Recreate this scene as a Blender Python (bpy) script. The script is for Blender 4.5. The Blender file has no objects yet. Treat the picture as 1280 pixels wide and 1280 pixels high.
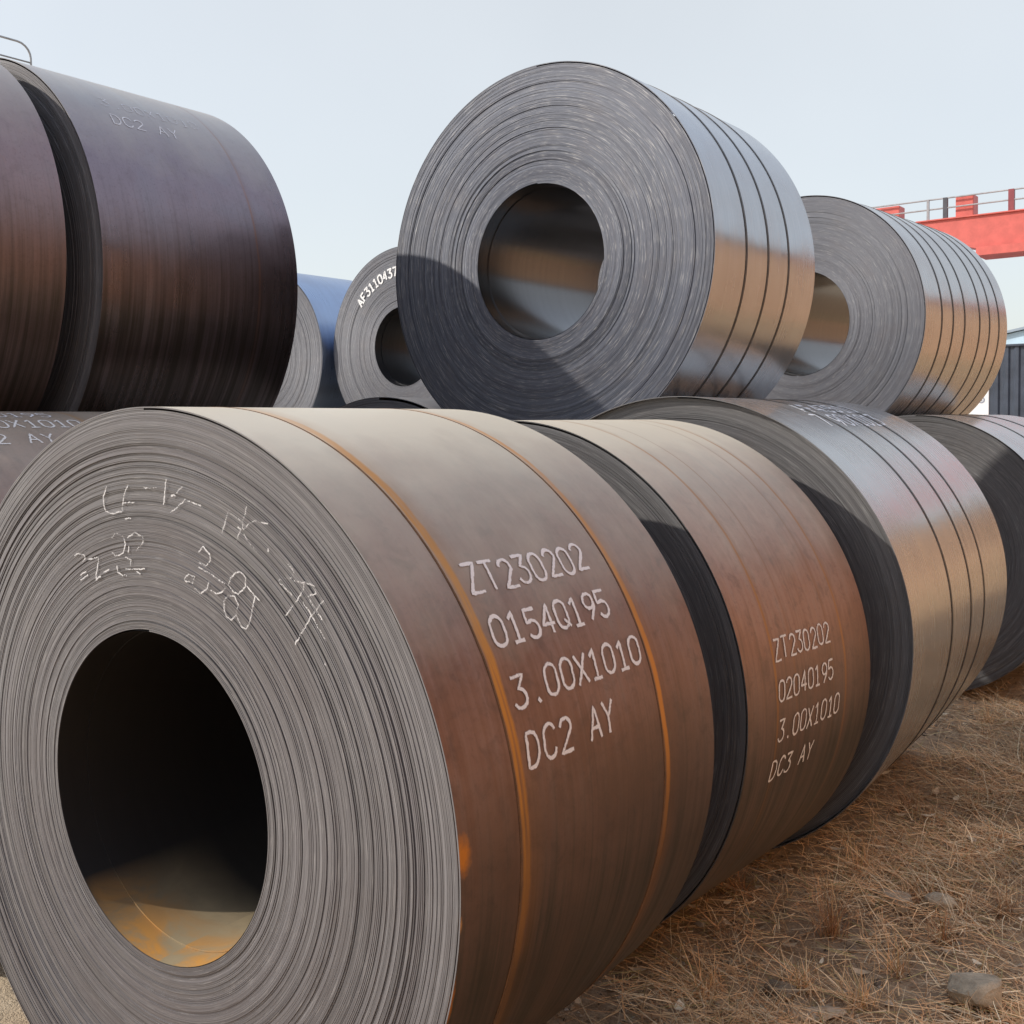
import bpy, math, random
import numpy as np
from mathutils import Vector, Matrix
random.seed(7); rng = np.random.default_rng(7)
SC = bpy.context.scene
COL = SC.collection

# ------------------------------------------------------------------ camera
CAM = (2.0298, -0.0502, 1.6459); YAW = 0.662; PIT = -0.0439; ROLL = -0.0107; FPX = 1363.2; PX0 = 640 - 18.5; PY0 = 640 - 49.0
fw = np.array([-math.sin(YAW) * math.cos(PIT), math.cos(YAW) * math.cos(PIT), math.sin(PIT)])
r_ = np.array([math.cos(YAW), math.sin(YAW), 0.0]); u_ = np.cross(r_, fw)
rt = r_ * math.cos(ROLL) + u_ * math.sin(ROLL); up = -r_ * math.sin(ROLL) + u_ * math.cos(ROLL)
cd = bpy.data.cameras.new('camera'); cam = bpy.data.objects.new('camera', cd); COL.objects.link(cam)
cam.matrix_world = Matrix(((rt[0], up[0], -fw[0], CAM[0]), (rt[1], up[1], -fw[1], CAM[1]), (rt[2], up[2], -fw[2], CAM[2]), (0, 0, 0, 1)))
cd.sensor_width = 36; cd.lens = FPX / 1280 * 36; cd.shift_x = 18.5 / 1280; cd.shift_y = -49.0 / 1280
cd.clip_start = 0.05; cd.clip_end = 3000
SC.camera = cam

# ------------------------------------------------------------------ sky, sun, exposure
SUN_AZ = math.radians(50); SUN_EL = math.radians(33)      # direction the light travels: az from +Y towards +X
trav = Vector((math.cos(SUN_EL) * math.sin(SUN_AZ), math.cos(SUN_EL) * math.cos(SUN_AZ), -math.sin(SUN_EL)))
world = bpy.data.worlds.new('World'); SC.world = world; world.use_nodes = True
wn = world.node_tree.nodes; wl = world.node_tree.links; wn.clear()
sky = wn.new('ShaderNodeTexSky'); sky.sky_type = 'NISHITA'; sky.sun_disc = False
sky.sun_elevation = SUN_EL; sky.sun_rotation = math.atan2(-trav.x, -trav.y)
sky.air_density = 1.0; sky.dust_density = 2.0; sky.ozone_density = 2.0; sky.altitude = 0
hz = wn.new('ShaderNodeMix'); hz.data_type = 'RGBA'; hz.inputs[0].default_value = 0.7
tcw = wn.new('ShaderNodeTexCoord'); sxw = wn.new('ShaderNodeSeparateXYZ'); rw = wn.new('ShaderNodeValToRGB')   # haze: pale low down, thinner and bluer overhead, the same all round
wl.new(tcw.outputs['Generated'], sxw.inputs[0]); wl.new(sxw.outputs[2], rw.inputs[0]); HZ = 10.0
for k, (p, c) in enumerate([(0.0, (0.335, 0.335, 0.32)), (0.36, (0.345, 0.345, 0.325)), (0.62, (0.345, 0.385, 0.44)), (1.0, (0.32, 0.385, 0.49))]):
    e = rw.color_ramp.elements[k] if k < 2 else rw.color_ramp.elements.new(p); e.position = p; e.color = (*c, 1)
mw = wn.new('ShaderNodeVectorMath'); mw.operation = 'SCALE'
nzw = wn.new('ShaderNodeTexNoise'); nzw.inputs['Scale'].default_value = 2.2; nzw.inputs['Detail'].default_value = 4; wl.new(tcw.outputs['Generated'], nzw.inputs['Vector'])
mrw = wn.new('ShaderNodeMapRange'); mrw.inputs[1].default_value = 0.3; mrw.inputs[2].default_value = 0.7; mrw.inputs[3].default_value = HZ * 0.95; mrw.inputs[4].default_value = HZ * 1.05
wl.new(nzw.outputs[0], mrw.inputs[0]); wl.new(mrw.outputs[0], mw.inputs['Scale'])
wl.new(rw.outputs[0], mw.inputs[0]); wl.new(mw.outputs[0], hz.inputs[7])
bg = wn.new('ShaderNodeBackground'); bg.inputs['Strength'].default_value = 0.14
wo = wn.new('ShaderNodeOutputWorld')
wl.new(sky.outputs[0], hz.inputs[6]); wl.new(hz.outputs[2], bg.inputs[0]); wl.new(bg.outputs[0], wo.inputs[0])
sd = bpy.data.lights.new('sun', 'SUN'); sd.energy = 2.05; sd.angle = math.radians(0.8); sd.color = (1.0, 0.93, 0.82)
so = bpy.data.objects.new('sun', sd); COL.objects.link(so); so.rotation_euler = trav.to_track_quat('-Z', 'Y').to_euler(); so.location = (-8, -8, 12)
SC.view_settings.view_transform = 'Standard'; SC.view_settings.look = 'None'; SC.view_settings.exposure = 0.85; SC.view_settings.gamma = 1.0
SC.view_settings.use_curve_mapping = False

# ------------------------------------------------------------------ helpers
def ray(q):
    return fw + rt * ((q[0] - PX0) / FPX) - up * ((q[1] - PY0) / FPX)
def on_plane_y(q, y):
    d = ray(q); t = (y - CAM[1]) / d[1]; return np.array(CAM) + d * t
def on_ground(q, z=0.0):
    d = ray(q); t = (z - CAM[2]) / d[2]; return np.array(CAM) + d * t

class NT:
    """small node-tree helper"""
    def __init__(s, name):
        s.m = bpy.data.materials.new(name); s.m.use_nodes = True
        s.n = s.m.node_tree.nodes; s.l = s.m.node_tree.links; s.n.clear()
        s.out = s.n.new('ShaderNodeOutputMaterial'); s.b = s.n.new('ShaderNodeBsdfPrincipled')
        s.l.new(s.b.outputs[0], s.out.inputs[0])
    def put(s, sock, v):
        if isinstance(v, bpy.types.NodeSocket): s.l.new(v, sock)
        else: sock.default_value = v
    def coord(s, which='Object'):
        return s.n.new('ShaderNodeTexCoord').outputs[which]
    def math(s, op, a, b=0.0, c=0.0, clamp=False):
        n = s.n.new('ShaderNodeMath'); n.operation = op; n.use_clamp = clamp
        s.put(n.inputs[0], a); s.put(n.inputs[1], b); s.put(n.inputs[2], c); return n.outputs[0]
    def sep(s, v):
        n = s.n.new('ShaderNodeSeparateXYZ'); s.put(n.inputs[0], v); return n.outputs
    def comb(s, x, y, z=0.0):
        n = s.n.new('ShaderNodeCombineXYZ'); s.put(n.inputs[0], x); s.put(n.inputs[1], y); s.put(n.inputs[2], z); return n.outputs[0]
    def noise(s, v, scale, detail=4.0, rough=0.55, dist=0.0):
        n = s.n.new('ShaderNodeTexNoise'); s.put(n.inputs['Vector'], v); n.inputs['Scale'].default_value = scale
        n.inputs['Detail'].default_value = detail; n.inputs['Roughness'].default_value = rough; n.inputs['Distortion'].default_value = dist
        return n.outputs[0]
    def ramp(s, f, stops):
        n = s.n.new('ShaderNodeValToRGB'); s.put(n.inputs[0], f); e = n.color_ramp.elements
        while len(e) < len(stops): e.new(0.5)
        for k, (p, c) in enumerate(stops):
            e[k].position = p; e[k].color = (c[0], c[1], c[2], 1) if not isinstance(c, (int, float)) else (c, c, c, 1)
        return n.outputs[0]
    def mix(s, f, a, b, mode='MIX'):
        n = s.n.new('ShaderNodeMix'); n.data_type = 'RGBA'; n.blend_type = mode
        s.put(n.inputs[0], f); 
        for sock, v in ((n.inputs[6], a), (n.inputs[7], b)):
            if isinstance(v, bpy.types.NodeSocket): s.l.new(v, sock)
            else: sock.default_value = (v[0], v[1], v[2], 1)
        return n.outputs[2]
    def map(s, f, a, b, c=0.0, d=1.0):
        n = s.n.new('ShaderNodeMapRange'); s.put(n.inputs[0], f)
        for k, v in zip((1, 2, 3, 4), (a, b, c, d)): n.inputs[k].default_value = v
        return n.outputs[0]
    def bump(s, h, strength, dist):
        n = s.n.new('ShaderNodeBump'); s.put(n.inputs['Height'], h); n.inputs['Strength'].default_value = strength; n.inputs['Distance'].default_value = dist
        s.l.new(n.outputs[0], s.b.inputs['Normal'])
    def set(s, **k):
        for a, v in k.items(): s.put(s.b.inputs[a.replace('_', ' ')], v if not (isinstance(v, tuple) and len(v) == 3) else (*v, 1))
        return s.m

def cyl_uv(t, seed=0.0):
    """arc length / axial coordinates of a coil's own surface (object space, axis along Y)"""
    x, y, z = t.sep(t.coord())
    th = t.math('ARCTAN2', x, z); return th, t.math('ADD', y, seed), x, z

def mat_rusty_flank(name, seed, tint=(1, 1, 1), grey=0.0, rough=0.42, patch=None, metal=0.45, bands=(), dust_light=0.85, sk=0.4, mo=0.55, gcol=(0.22, 0.20, 0.205)):
    t = NT(name); th, y, x, z = cyl_uv(t, seed)
    v1 = t.comb(t.math('MULTIPLY', th, 0.85), y)
    big = t.noise(v1, 2.3, 5, 0.6, 0.4)
    st = t.noise(t.comb(t.math('MULTIPLY', th, 0.55), t.math('MULTIPLY', y, 26.0)), 1.5, 5, 0.62)
    st2 = t.noise(t.comb(t.math('MULTIPLY', th, 0.9), t.math('MULTIPLY', y, 110.0)), 1.3, 3, 0.6)
    fine = t.noise(v1, 90, 4, 0.7); mot = t.noise(v1, 17, 6, 0.7, 0.6)
    def c(a): return tuple(a[i] * tint[i] for i in range(3))
    f = t.math('ADD', t.math('MULTIPLY', big, 1 - sk), t.math('MULTIPLY', st, sk))
    base = t.ramp(f, [(0.30, c((0.12, 0.062, 0.045))), (0.44, c((0.205, 0.105, 0.076))), (0.54, c((0.26, 0.150, 0.12))), (0.66, c((0.255, 0.175, 0.15))), (0.8, c((0.30, 0.155, 0.095)))])
    base = t.mix(grey, base, gcol)
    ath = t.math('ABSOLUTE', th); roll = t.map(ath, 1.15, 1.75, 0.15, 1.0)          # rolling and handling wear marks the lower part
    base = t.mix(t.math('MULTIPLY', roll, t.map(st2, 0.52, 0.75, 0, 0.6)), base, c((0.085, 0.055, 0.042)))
    base = t.mix(t.math('MULTIPLY', roll, t.map(st2, 0.30, 0.42, 0.35, 0)), base, c((0.22, 0.135, 0.09)))
    base = t.mix(t.map(fine, 0.55, 0.8, 0, 0.5), base, c((0.07, 0.04, 0.032)))
    base = t.mix(t.map(mot, 0.50, 0.70, 0, mo), base, c((0.095, 0.058, 0.048))); base = t.mix(t.map(mot, 0.30, 0.42, 0.7 * mo, 0), base, c((0.27, 0.15, 0.10)))
    # thin, long dry run marks low down, then a painted reflection of shaded ground
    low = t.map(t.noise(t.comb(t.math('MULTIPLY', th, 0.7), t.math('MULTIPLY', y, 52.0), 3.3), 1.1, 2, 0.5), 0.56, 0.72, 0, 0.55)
    base = t.mix(t.math('MULTIPLY', roll, low), base, c((0.075, 0.058, 0.042))); base = t.mix(t.math('MULTIPLY', t.map(ath, 1.3, 1.8, 0, 0.95), t.map(st, 0.3, 0.6, 0.5, 1)), base, c((0.038, 0.030, 0.020)))  # last mix darkens the underside in place of mirrored ground shade
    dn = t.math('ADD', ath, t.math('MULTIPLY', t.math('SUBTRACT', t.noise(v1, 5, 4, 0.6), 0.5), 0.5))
    dm = t.map(dn, 0.40, 1.15, dust_light, 0)
    base = t.mix(dm, base, (0.66, 0.59, 0.46))                     # yard dust on top, with sun and sky brightness put into its colour
    # rust that bled out beside the straps: patchy bands round the coil
    for (by, bw, amt, colr) in bands:
        wob_ = t.math('MULTIPLY', t.math('SUBTRACT', t.noise(t.comb(t.math('MULTIPLY', th, 2.0), by * 9), 3.0, 4, 0.6), 0.5), bw * 1.6)
        d = t.math('DIVIDE', t.math('SUBTRACT', t.math('SUBTRACT', y, by + seed), wob_), bw)
        k = t.math('MULTIPLY', t.map(t.math('ABSOLUTE', d), 0.55, 1.15, 1, 0), t.map(t.noise(t.comb(t.math('MULTIPLY', th, 1.2), t.math('MULTIPLY', y, 30), by * 7), 2.0, 4, 0.65), 0.28, 0.5, 0.25, 1))
        k = t.math('MULTIPLY', k, t.math('MULTIPLY', t.map(th, 0.1, 0.6, 0.35, 1), t.map(th, 1.45, 1.85, 1, 0.2)))
        base = t.mix(t.math('MULTIPLY', k, amt), base, colr)
        halo = t.map(t.math('ABSOLUTE', t.math('SUBTRACT', d, 1.2)), 0.5, 3.5, 0.35 * amt, 0)
        base = t.mix(t.math('MULTIPLY', halo, t.map(big, 0.35, 0.6)), base, (colr[0] * 0.55, colr[1] * 0.5, colr[2] * 0.6))
    if patch:
        for (pt, py, rt_, ry, colr, amt) in patch:
            dx = t.math('DIVIDE', t.math('SUBTRACT', th, pt), rt_); dy = t.math('DIVIDE', t.math('SUBTRACT', y, py + seed), ry)
            d = t.math('SQRT', t.math('ADD', t.math('MULTIPLY', dx, dx), t.math('MULTIPLY', dy, dy)))
            d = t.math('ADD', d, t.math('MULTIPLY', t.math('SUBTRACT', t.noise(v1, 60, 4), 0.5), 0.9))
            base = t.mix(t.map(d, 0.35, 1.1, amt, 0), base, colr)
    t.bump(t.math('ADD', t.math('MULTIPLY', fine, 0.4), t.math('MULTIPLY', st, 0.4)), 0.2, 0.002)
    rg = t.map(t.math('ADD', big, t.math('MULTIPLY', st, 0.5)), 0.5, 1.0, rough - 0.08, rough + 0.14)
    t.b.inputs['Coat Weight'].default_value = 0.25; t.b.inputs['Coat Roughness'].default_value = 0.32
    rg = t.math('ADD', rg, t.math('MULTIPLY', dm, 0.25)); mt = t.math('MULTIPLY', t.math('SUBTRACT', 1.0, dm), metal)
    return t.set(Base_Color=base, Roughness=rg, Metallic=mt)

def mat_steel_flank(name, seed, base=(0.45, 0.455, 0.475), rough=0.20):
    t = NT(name); th, y, x, z = cyl_uv(t, seed)
    st = t.noise(t.comb(t.math('MULTIPLY', th, 0.6), t.math('MULTIPLY', y, 40.0)), 1.6, 5, 0.65)
    big = t.noise(t.comb(th, y), 3.0, 4, 0.6)
    wav = t.noise(t.comb(t.math('MULTIPLY', th, 0.8), t.math('MULTIPLY', y, 3.0)), 1.4, 2, 0.5)
    fine = t.noise(t.comb(th, y), 120, 3, 0.6)
    b = t.mix(t.map(st, 0.35, 0.68, 0, 1), tuple(k * 0.9 for k in base), tuple(k * 1.08 for k in base))
    b = t.mix(t.map(big, 0.45, 0.75, 0, 0.5), b, (base[0] * 0.9, base[1] * 0.82, base[2] * 0.78))
    b = t.mix(t.map(fine, 0.62, 0.85, 0, 0.15), b, (0.25, 0.24, 0.24))
    t.bump(t.math('ADD', t.math('MULTIPLY', wav, 4.0), t.math('MULTIPLY', st, 0.06)), 0.16, 0.004)
    rg = t.map(t.math('ADD', st, big), 0.7, 1.3, rough - 0.05, rough + 0.1)
    return t.set(Base_Color=b, Roughness=rg, Metallic=0.92)

def mat_end_face(name, seed, base=(0.185, 0.18, 0.19), warm=0.0, contrast=1.05, dsh=0.6):
    t = NT(name); x, y, z = t.sep(t.coord())
    r = t.math('SQRT', t.math('ADD', t.math('MULTIPLY', x, x), t.math('MULTIPLY', z, z))); th = t.math('ARCTAN2', x, z)
    # rings: strong along the radius, long around the coil
    cx = t.math('MULTIPLY', t.math('SINE', th), 0.09); cz = t.math('MULTIPLY', t.math('COSINE', th), 0.09)
    def rings(k, sc, det, s): return t.noise(t.comb(t.math('ADD', cx, s), cz, t.math('MULTIPLY', r, k)), sc, det, 0.6)
    r1 = rings(42, 1.6, 4, seed); r2 = rings(250, 1.7, 4, seed + 5); r3 = rings(14, 1.2, 3, seed + 9)
    dash = t.noise(t.comb(t.math('MULTIPLY', cx, 90), t.math('MULTIPLY', cz, 90), t.math('MULTIPLY', r, 330)), 1.0, 3, 0.6)
    f = t.math('ADD', t.math('MULTIPLY', r1, 0.4), t.math('MULTIPLY', r2, 0.6))
    lo = tuple(k * (1 - 0.55 * contrast) for k in base); hi = tuple(k * (1 + 0.55 * contrast) for k in base)
    b = t.ramp(f, [(0.33, lo), (0.5, base), (0.68, hi)])
    b = t.mix(t.map(r3, 0.4, 0.65, 0, 0.35), b, (base[0] * 0.72, base[1] * 0.66, base[2] * 0.68))
    b = t.mix(t.map(dash, 0.56, 0.76, 0, dsh), b, (0.42, 0.41, 0.41))
    blot = t.noise(t.comb(x, z), 5.0, 5, 0.6)
    b = t.mix(t.map(blot, 0.5, 0.75, 0, 0.2 + warm), b, (0.15, 0.125, 0.115))
    t.bump(t.math('ADD', r2, t.math('MULTIPLY', dash, 0.6)), 0.22, 0.002)
    tg = t.n.new('ShaderNodeTangent'); tg.direction_type = 'RADIAL'; tg.axis = 'Y'
    t.l.new(tg.outputs[0], t.b.inputs['Tangent'])
    return t.set(Base_Color=b, Roughness=t.map(r1, 0.3, 0.7, 0.40, 0.58), Metallic=0.4, Anisotropic=0.45)

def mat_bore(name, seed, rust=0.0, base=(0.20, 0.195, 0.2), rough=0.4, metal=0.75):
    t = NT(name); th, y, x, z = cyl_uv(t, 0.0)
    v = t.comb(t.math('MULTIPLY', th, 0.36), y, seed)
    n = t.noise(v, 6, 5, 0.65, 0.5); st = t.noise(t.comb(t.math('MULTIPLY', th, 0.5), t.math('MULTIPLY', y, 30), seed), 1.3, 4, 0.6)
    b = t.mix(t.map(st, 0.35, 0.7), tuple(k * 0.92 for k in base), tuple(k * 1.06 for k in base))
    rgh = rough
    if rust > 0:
        floor = t.math('MULTIPLY', t.map(z, -0.345, -0.24, 1.0, 0.0), t.map(y, 0.22, 0.36, 1.0, 0.06))      # dust and rust on the bore floor, with the sun patch painted in
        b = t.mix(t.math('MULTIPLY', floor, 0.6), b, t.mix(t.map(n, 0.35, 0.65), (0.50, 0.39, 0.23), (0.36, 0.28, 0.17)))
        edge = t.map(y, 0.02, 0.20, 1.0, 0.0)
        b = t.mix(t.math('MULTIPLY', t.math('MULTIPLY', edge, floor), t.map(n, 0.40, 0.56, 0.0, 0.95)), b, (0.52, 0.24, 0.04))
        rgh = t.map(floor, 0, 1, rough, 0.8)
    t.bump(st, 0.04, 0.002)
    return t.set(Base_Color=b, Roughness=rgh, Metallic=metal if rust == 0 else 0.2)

def mat_simple(name, col, rough=0.6, metal=0.0, var=0.25, scale=14.0, bump=0.15, stain=None):
    t = NT(name); o = t.coord(); n = t.noise(o, scale, 5, 0.6); n2 = t.noise(o, scale * 9, 3, 0.6)
    b = t.mix(t.map(n, 0.35, 0.7), tuple(k * (1 - var) for k in col), tuple(min(1, k * (1 + var)) for k in col))
    if stain: b = t.mix(t.map(n2, 0.56, 0.76, 0, 0.7), b, stain)
    t.bump(n2, bump, 0.004)
    return t.set(Base_Color=b, Roughness=rough, Metallic=metal)

def mat_paint_stroke(name, col, dens=0.85, scale=170.0, edge=0.55):
    """sprayed or chalked stroke: patchy cover, thinner towards the stroke's edge (attribute 'e': 0 centre .. 1 edge)"""
    t = NT(name); o = t.coord(); n = t.noise(o, scale, 3, 0.7); n1 = t.noise(o, 22, 2, 0.5)
    a = t.n.new('ShaderNodeAttribute'); a.attribute_name = 'e'
    k = t.math('ADD', n, t.math('MULTIPLY', t.math('SUBTRACT', n1, 0.5), 0.6))
    k = t.math('SUBTRACT', k, t.math('MULTIPLY', a.outputs['Fac'], edge))
    al = t.map(k, 0.5 - 0.42 * dens, 0.62 - 0.25 * dens, 0, 0.92)
    t.b.inputs['Base Color'].default_value = (*col, 1); t.b.inputs['Roughness'].default_value = 0.85
    tr = t.n.new('ShaderNodeBsdfTransparent'); mx = t.n.new('ShaderNodeMixShader')
    t.l.new(al, mx.inputs[0]); t.l.new(tr.outputs[0], mx.inputs[1]); t.l.new(t.b.outputs[0], mx.inputs[2]); t.l.new(mx.outputs[0], t.out.inputs[0])
    return t.m

def mesh_obj(name, verts, faces, mat=None, parent=None, smooth=False, attr=None, loc=(0, 0, 0)):
    me = bpy.data.meshes.new(name); me.from_pydata([tuple(v) for v in verts], [], [tuple(f) for f in faces])
    if smooth: me.polygons.foreach_set('use_smooth', [True] * len(me.polygons))
    if attr:
        for an, vals in attr.items():
            at = me.attributes.new(an, 'FLOAT', 'POINT'); at.data.foreach_set('value', np.asarray(vals, dtype=np.float32))
    me.update(); o = bpy.data.objects.new(name, me); COL.objects.link(o)
    if mat: me.materials.append(mat)
    if parent: o.parent = parent
    o.location = loc
    return o
def np_mesh_obj(name, V, Q, mat=None, parent=None, smooth=False, loc=(0, 0, 0), attr=None, colattr=None):
    """fast quad mesh from numpy arrays"""
    me = bpy.data.meshes.new(name); V = np.asarray(V, np.float32); Q = np.asarray(Q, np.int32)
    me.vertices.add(len(V)); me.vertices.foreach_set('co', V.ravel())
    k = Q.shape[1]; me.loops.add(Q.size); me.loops.foreach_set('vertex_index', Q.ravel())
    me.polygons.add(len(Q)); me.polygons.foreach_set('loop_start', np.arange(0, Q.size, k, dtype=np.int32)); me.polygons.foreach_set('loop_total', np.full(len(Q), k, np.int32))
    me.polygons.foreach_set('use_smooth', np.full(len(Q), smooth, bool))
    if attr:
        for an, vals in attr.items():
            at = me.attributes.new(an, 'FLOAT', 'POINT'); at.data.foreach_set('value', np.asarray(vals, np.float32))
    if colattr is not None:
        at = me.attributes.new('tint', 'FLOAT_COLOR', 'POINT'); at.data.foreach_set('color', np.asarray(colattr, np.float32).ravel())
    me.update(calc_edges=True); me.validate()
    o = bpy.data.objects.new(name, me); COL.objects.link(o)
    if mat: me.materials.append(mat)
    if parent: o.parent = parent
    o.location = loc; return o
def thing(name, label, cat, loc, rotz=0.0, group=None):
    o = bpy.data.objects.new(name, None); COL.objects.link(o); o.location = loc; o.rotation_euler = (0, 0, rotz); o.empty_display_size = 0.2
    o['label'] = label; o['category'] = cat
    if group: o['group'] = group
    return o
def tag(o, label, cat, group=None):
    o['label'] = label; o['category'] = cat
    if group: o['group'] = group
    return o
def box_vf(a, b, V, F):
    n = len(V); (x0, y0, z0), (x1, y1, z1) = a, b
    V += [(x0, y0, z0), (x1, y0, z0), (x1, y1, z0), (x0, y1, z0), (x0, y0, z1), (x1, y0, z1), (x1, y1, z1), (x0, y1, z1)]
    F += [tuple(n + i for i in f) for f in ((0, 3, 2, 1), (4, 5, 6, 7), (0, 1, 5, 4), (1, 2, 6, 5), (2, 3, 7, 6), (3, 0, 4, 7))]
def box_obj(name, a, b, mat, parent=None, bevel=0.0):
    V, F = [], []; box_vf(a, b, V, F); o = mesh_obj(name, V, F, mat, parent)
    if bevel:
        m = o.modifiers.new('bevel', 'BEVEL'); m.width = bevel; m.segments = 2
    return o
def tube_obj(name, pts, rad, mat, parent=None, n=8):
    V, F = [], []; P = [Vector(p) for p in pts]
    for i, p in enumerate(P):
        d = (P[min(i + 1, len(P) - 1)] - P[max(i - 1, 0)]).normalized(); a = d.orthogonal().normalized() if i == 0 else (a - d * a.dot(d)).normalized(); b = d.cross(a)
        for k in range(n):
            q = 2 * math.pi * k / n; V.append(p + (a * math.cos(q) + b * math.sin(q)) * rad)
    for i in range(len(P) - 1):
        for k in range(n): F.append((i * n + k, i * n + (k + 1) % n, (i + 1) * n + (k + 1) % n, (i + 1) * n + k))
    F.append(tuple(range(n - 1, -1, -1))); F.append(tuple((len(P) - 1) * n + k for k in range(n)))
    return mesh_obj(name, V, F, mat, parent, True)

# ------------------------------------------------------------------ ground
def lattice(n, seed):
    return np.random.default_rng(seed).random((n, n))
LAT = lattice(256, 3)
def vnoise(x, y):
    xi = np.floor(x).astype(int); yi = np.floor(y).astype(int); fx = x - xi; fy = y - yi
    fx = fx * fx * (3 - 2 * fx); fy = fy * fy * (3 - 2 * fy)
    g = lambda a, b: LAT[a % 256, b % 256]
    return (g(xi, yi) * (1 - fx) + g(xi + 1, yi) * fx) * (1 - fy) + (g(xi, yi + 1) * (1 - fx) + g(xi + 1, yi + 1) * fx) * fy
def fbm(x, y, o=4):
    s = 0; a = 0.5
    for k in range(o): s = s + a * (vnoise(x * 2 ** k + 17 * k, y * 2 ** k + 31 * k) - 0.5); a *= 0.5
    return s
def ground_z(x, y):
    x = np.asarray(x, float); y = np.asarray(y, float)
    k = np.clip((np.abs(x) - 0.22) / 0.5, 0, 1) * np.where(x > -1.0, 1, 0.25)
    far = np.clip(1 - np.hypot(x - 1.5, y - 4) / 60, 0.15, 1)
    near = fbm(x * 1.6, y * 1.6, 5) * 0.10 * k
    return near * far + 0.012 * np.clip((x - 0.3) / 1.2, 0, 1) * (fbm(x * 0.5, y * 0.5, 2) + 0.5) - 0.004
def axis_coords(lo, hi, step, ends, grow=1.16):
    a = list(np.arange(lo, hi + 1e-6, step))
    s = step
    while a[-1] < ends[1]: s *= grow; a.append(a[-1] + s)
    s = step
    while a[0] > ends[0]: s *= grow; a.insert(0, a[0] - s)
    return np.array(a)
gx = axis_coords(0.0, 3.0, 0.03, (-900, 900)); gy = axis_coords(1.6, 8.0, 0.03, (-900, 1200))
GX, GY = np.meshgrid(gx, gy, indexing='ij'); GZ = ground_z(GX, GY)
nx, ny = GX.shape; idx = np.arange(nx * ny).reshape(nx, ny)
Q = np.stack([idx[:-1, :-1], idx[1:, :-1], idx[1:, 1:], idx[:-1, 1:]], -1).reshape(-1, 4)
t = NT('dry_soil'); o = t.coord(); n1 = t.noise(o, 0.9, 6, 0.6); n2 = t.noise(o, 14, 6, 0.7); n3 = t.noise(o, 90, 4, 0.7); n4 = t.noise(o, 0.06, 4, 0.6)
b = t.ramp(n2, [(0.3, (0.22, 0.145, 0.085)), (0.5, (0.40, 0.275, 0.17)), (0.7, (0.56, 0.41, 0.27))])
b = t.mix(t.map(n1, 0.4, 0.65, 0, 0.6), b, (0.42, 0.27, 0.15)); b = t.mix(t.map(n3, 0.55, 0.75, 0, 0.5), b, (0.55, 0.42, 0.29))
b = t.mix(t.map(n4, 0.4, 0.7, 0, 0.5), b, (0.40, 0.26, 0.15)); b = t.mix(t.map(t.sep(o)[0], 1.6, 3.5, 0, 0.75), b, t.mix(n1, (0.40, 0.29, 0.17), (0.52, 0.39, 0.24)))
sx, sy, sz = t.sep(o)                                         # bare, pale yard soil between and left of the rows
b = t.mix(t.map(t.math('ADD', sx, t.math('MULTIPLY', n1, 0.6)), -0.2, -0.7, 0, 0.75), b, t.mix(n2, (0.42, 0.34, 0.24), (0.62, 0.52, 0.39)))
t.bump(t.math('ADD', n2, t.math('MULTIPLY', n3, 0.5)), 0.8, 0.03)
SOIL = t.set(Base_Color=b, Roughness=0.95)
g = np_mesh_obj('ground', np.stack([GX, GY, GZ], -1).reshape(-1, 3), Q, SOIL, smooth=True); g['kind'] = 'structure'

# ------------------------------------------------------------------ coils
def spiral_face(ri, R, pitch, N, y_sign, seed, depth=0.0045, jitter=0.0008, groups=7, tele=0.0):
    """edge of one wound strip seen end-on: a spiral of proud edges with grooves between the wraps"""
    rg = np.random.default_rng(seed); W = int((R - ri) / pitch); pitch = (R - ri) / W
    # axial offset of every wrap: slow drift + jitter + a few recessed groups
    base = np.cumsum(rg.normal(0, 1, W + 2)); base -= np.linspace(base[0], base[-1], W + 2); base = base / (np.abs(base).max() + 1e-6) * jitter * 1.6
    off = base + rg.normal(0, jitter, W + 2)
    for k in range(groups):
        w = rg.integers(4, W - 3); n = rg.integers(1, 3); off[w:w + n] += rg.uniform(0.002, 0.004)      # recessed (away from the viewer)
    off += tele * np.linspace(1, 0, W + 2) ** 3
    gap = rg.uniform(0.03, 0.15, W + 2); gap[rg.random(W + 2) < 0.04] = 0.3
    total = W * N + 1; u = np.arange(total) / N; th = 2 * np.pi * u
    wi = np.floor(u).astype(int); fr = u - wi
    o_ = off[wi] * (1 - fr) + off[np.minimum(wi + 1, W + 1)] * fr
    o_ = o_ + 0.00025 * np.sin(th * 3 + u * 1.7) + 0.0002 * np.sin(th * 5 + u * 0.9)
    g_ = gap[wi] * (1 - fr) + gap[np.minimum(wi + 1, W + 1)] * fr
    r0 = ri + pitch * np.clip(u - 0.5, 0, None); r0 = ri + (R - pitch - ri) * u / W
    prof = [(0.0, depth), (g_ * 0.5, 0.0), (1 - g_ * 0.5, 0.0), (np.ones(total), depth)]
    cols = []
    for a, dpt in prof:
        rr = r0 + pitch * a; yy = (o_ + dpt) if dpt == 0.0 else np.full(total, dpt)
        cols.append(np.stack([rr * np.sin(th), y_sign * yy, rr * np.cos(th)], -1))
    V = np.concatenate(cols, 0); Q = []
    i = np.arange(total - 1)
    for c in range(3):
        a = c * total + i; b2 = (c + 1) * total + i
        Q.append(np.stack([a, b2, b2 + 1, a + 1], -1) if y_sign > 0 else np.stack([a, a + 1, b2 + 1, b2], -1))
    return V, np.concatenate(Q, 0)
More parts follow.
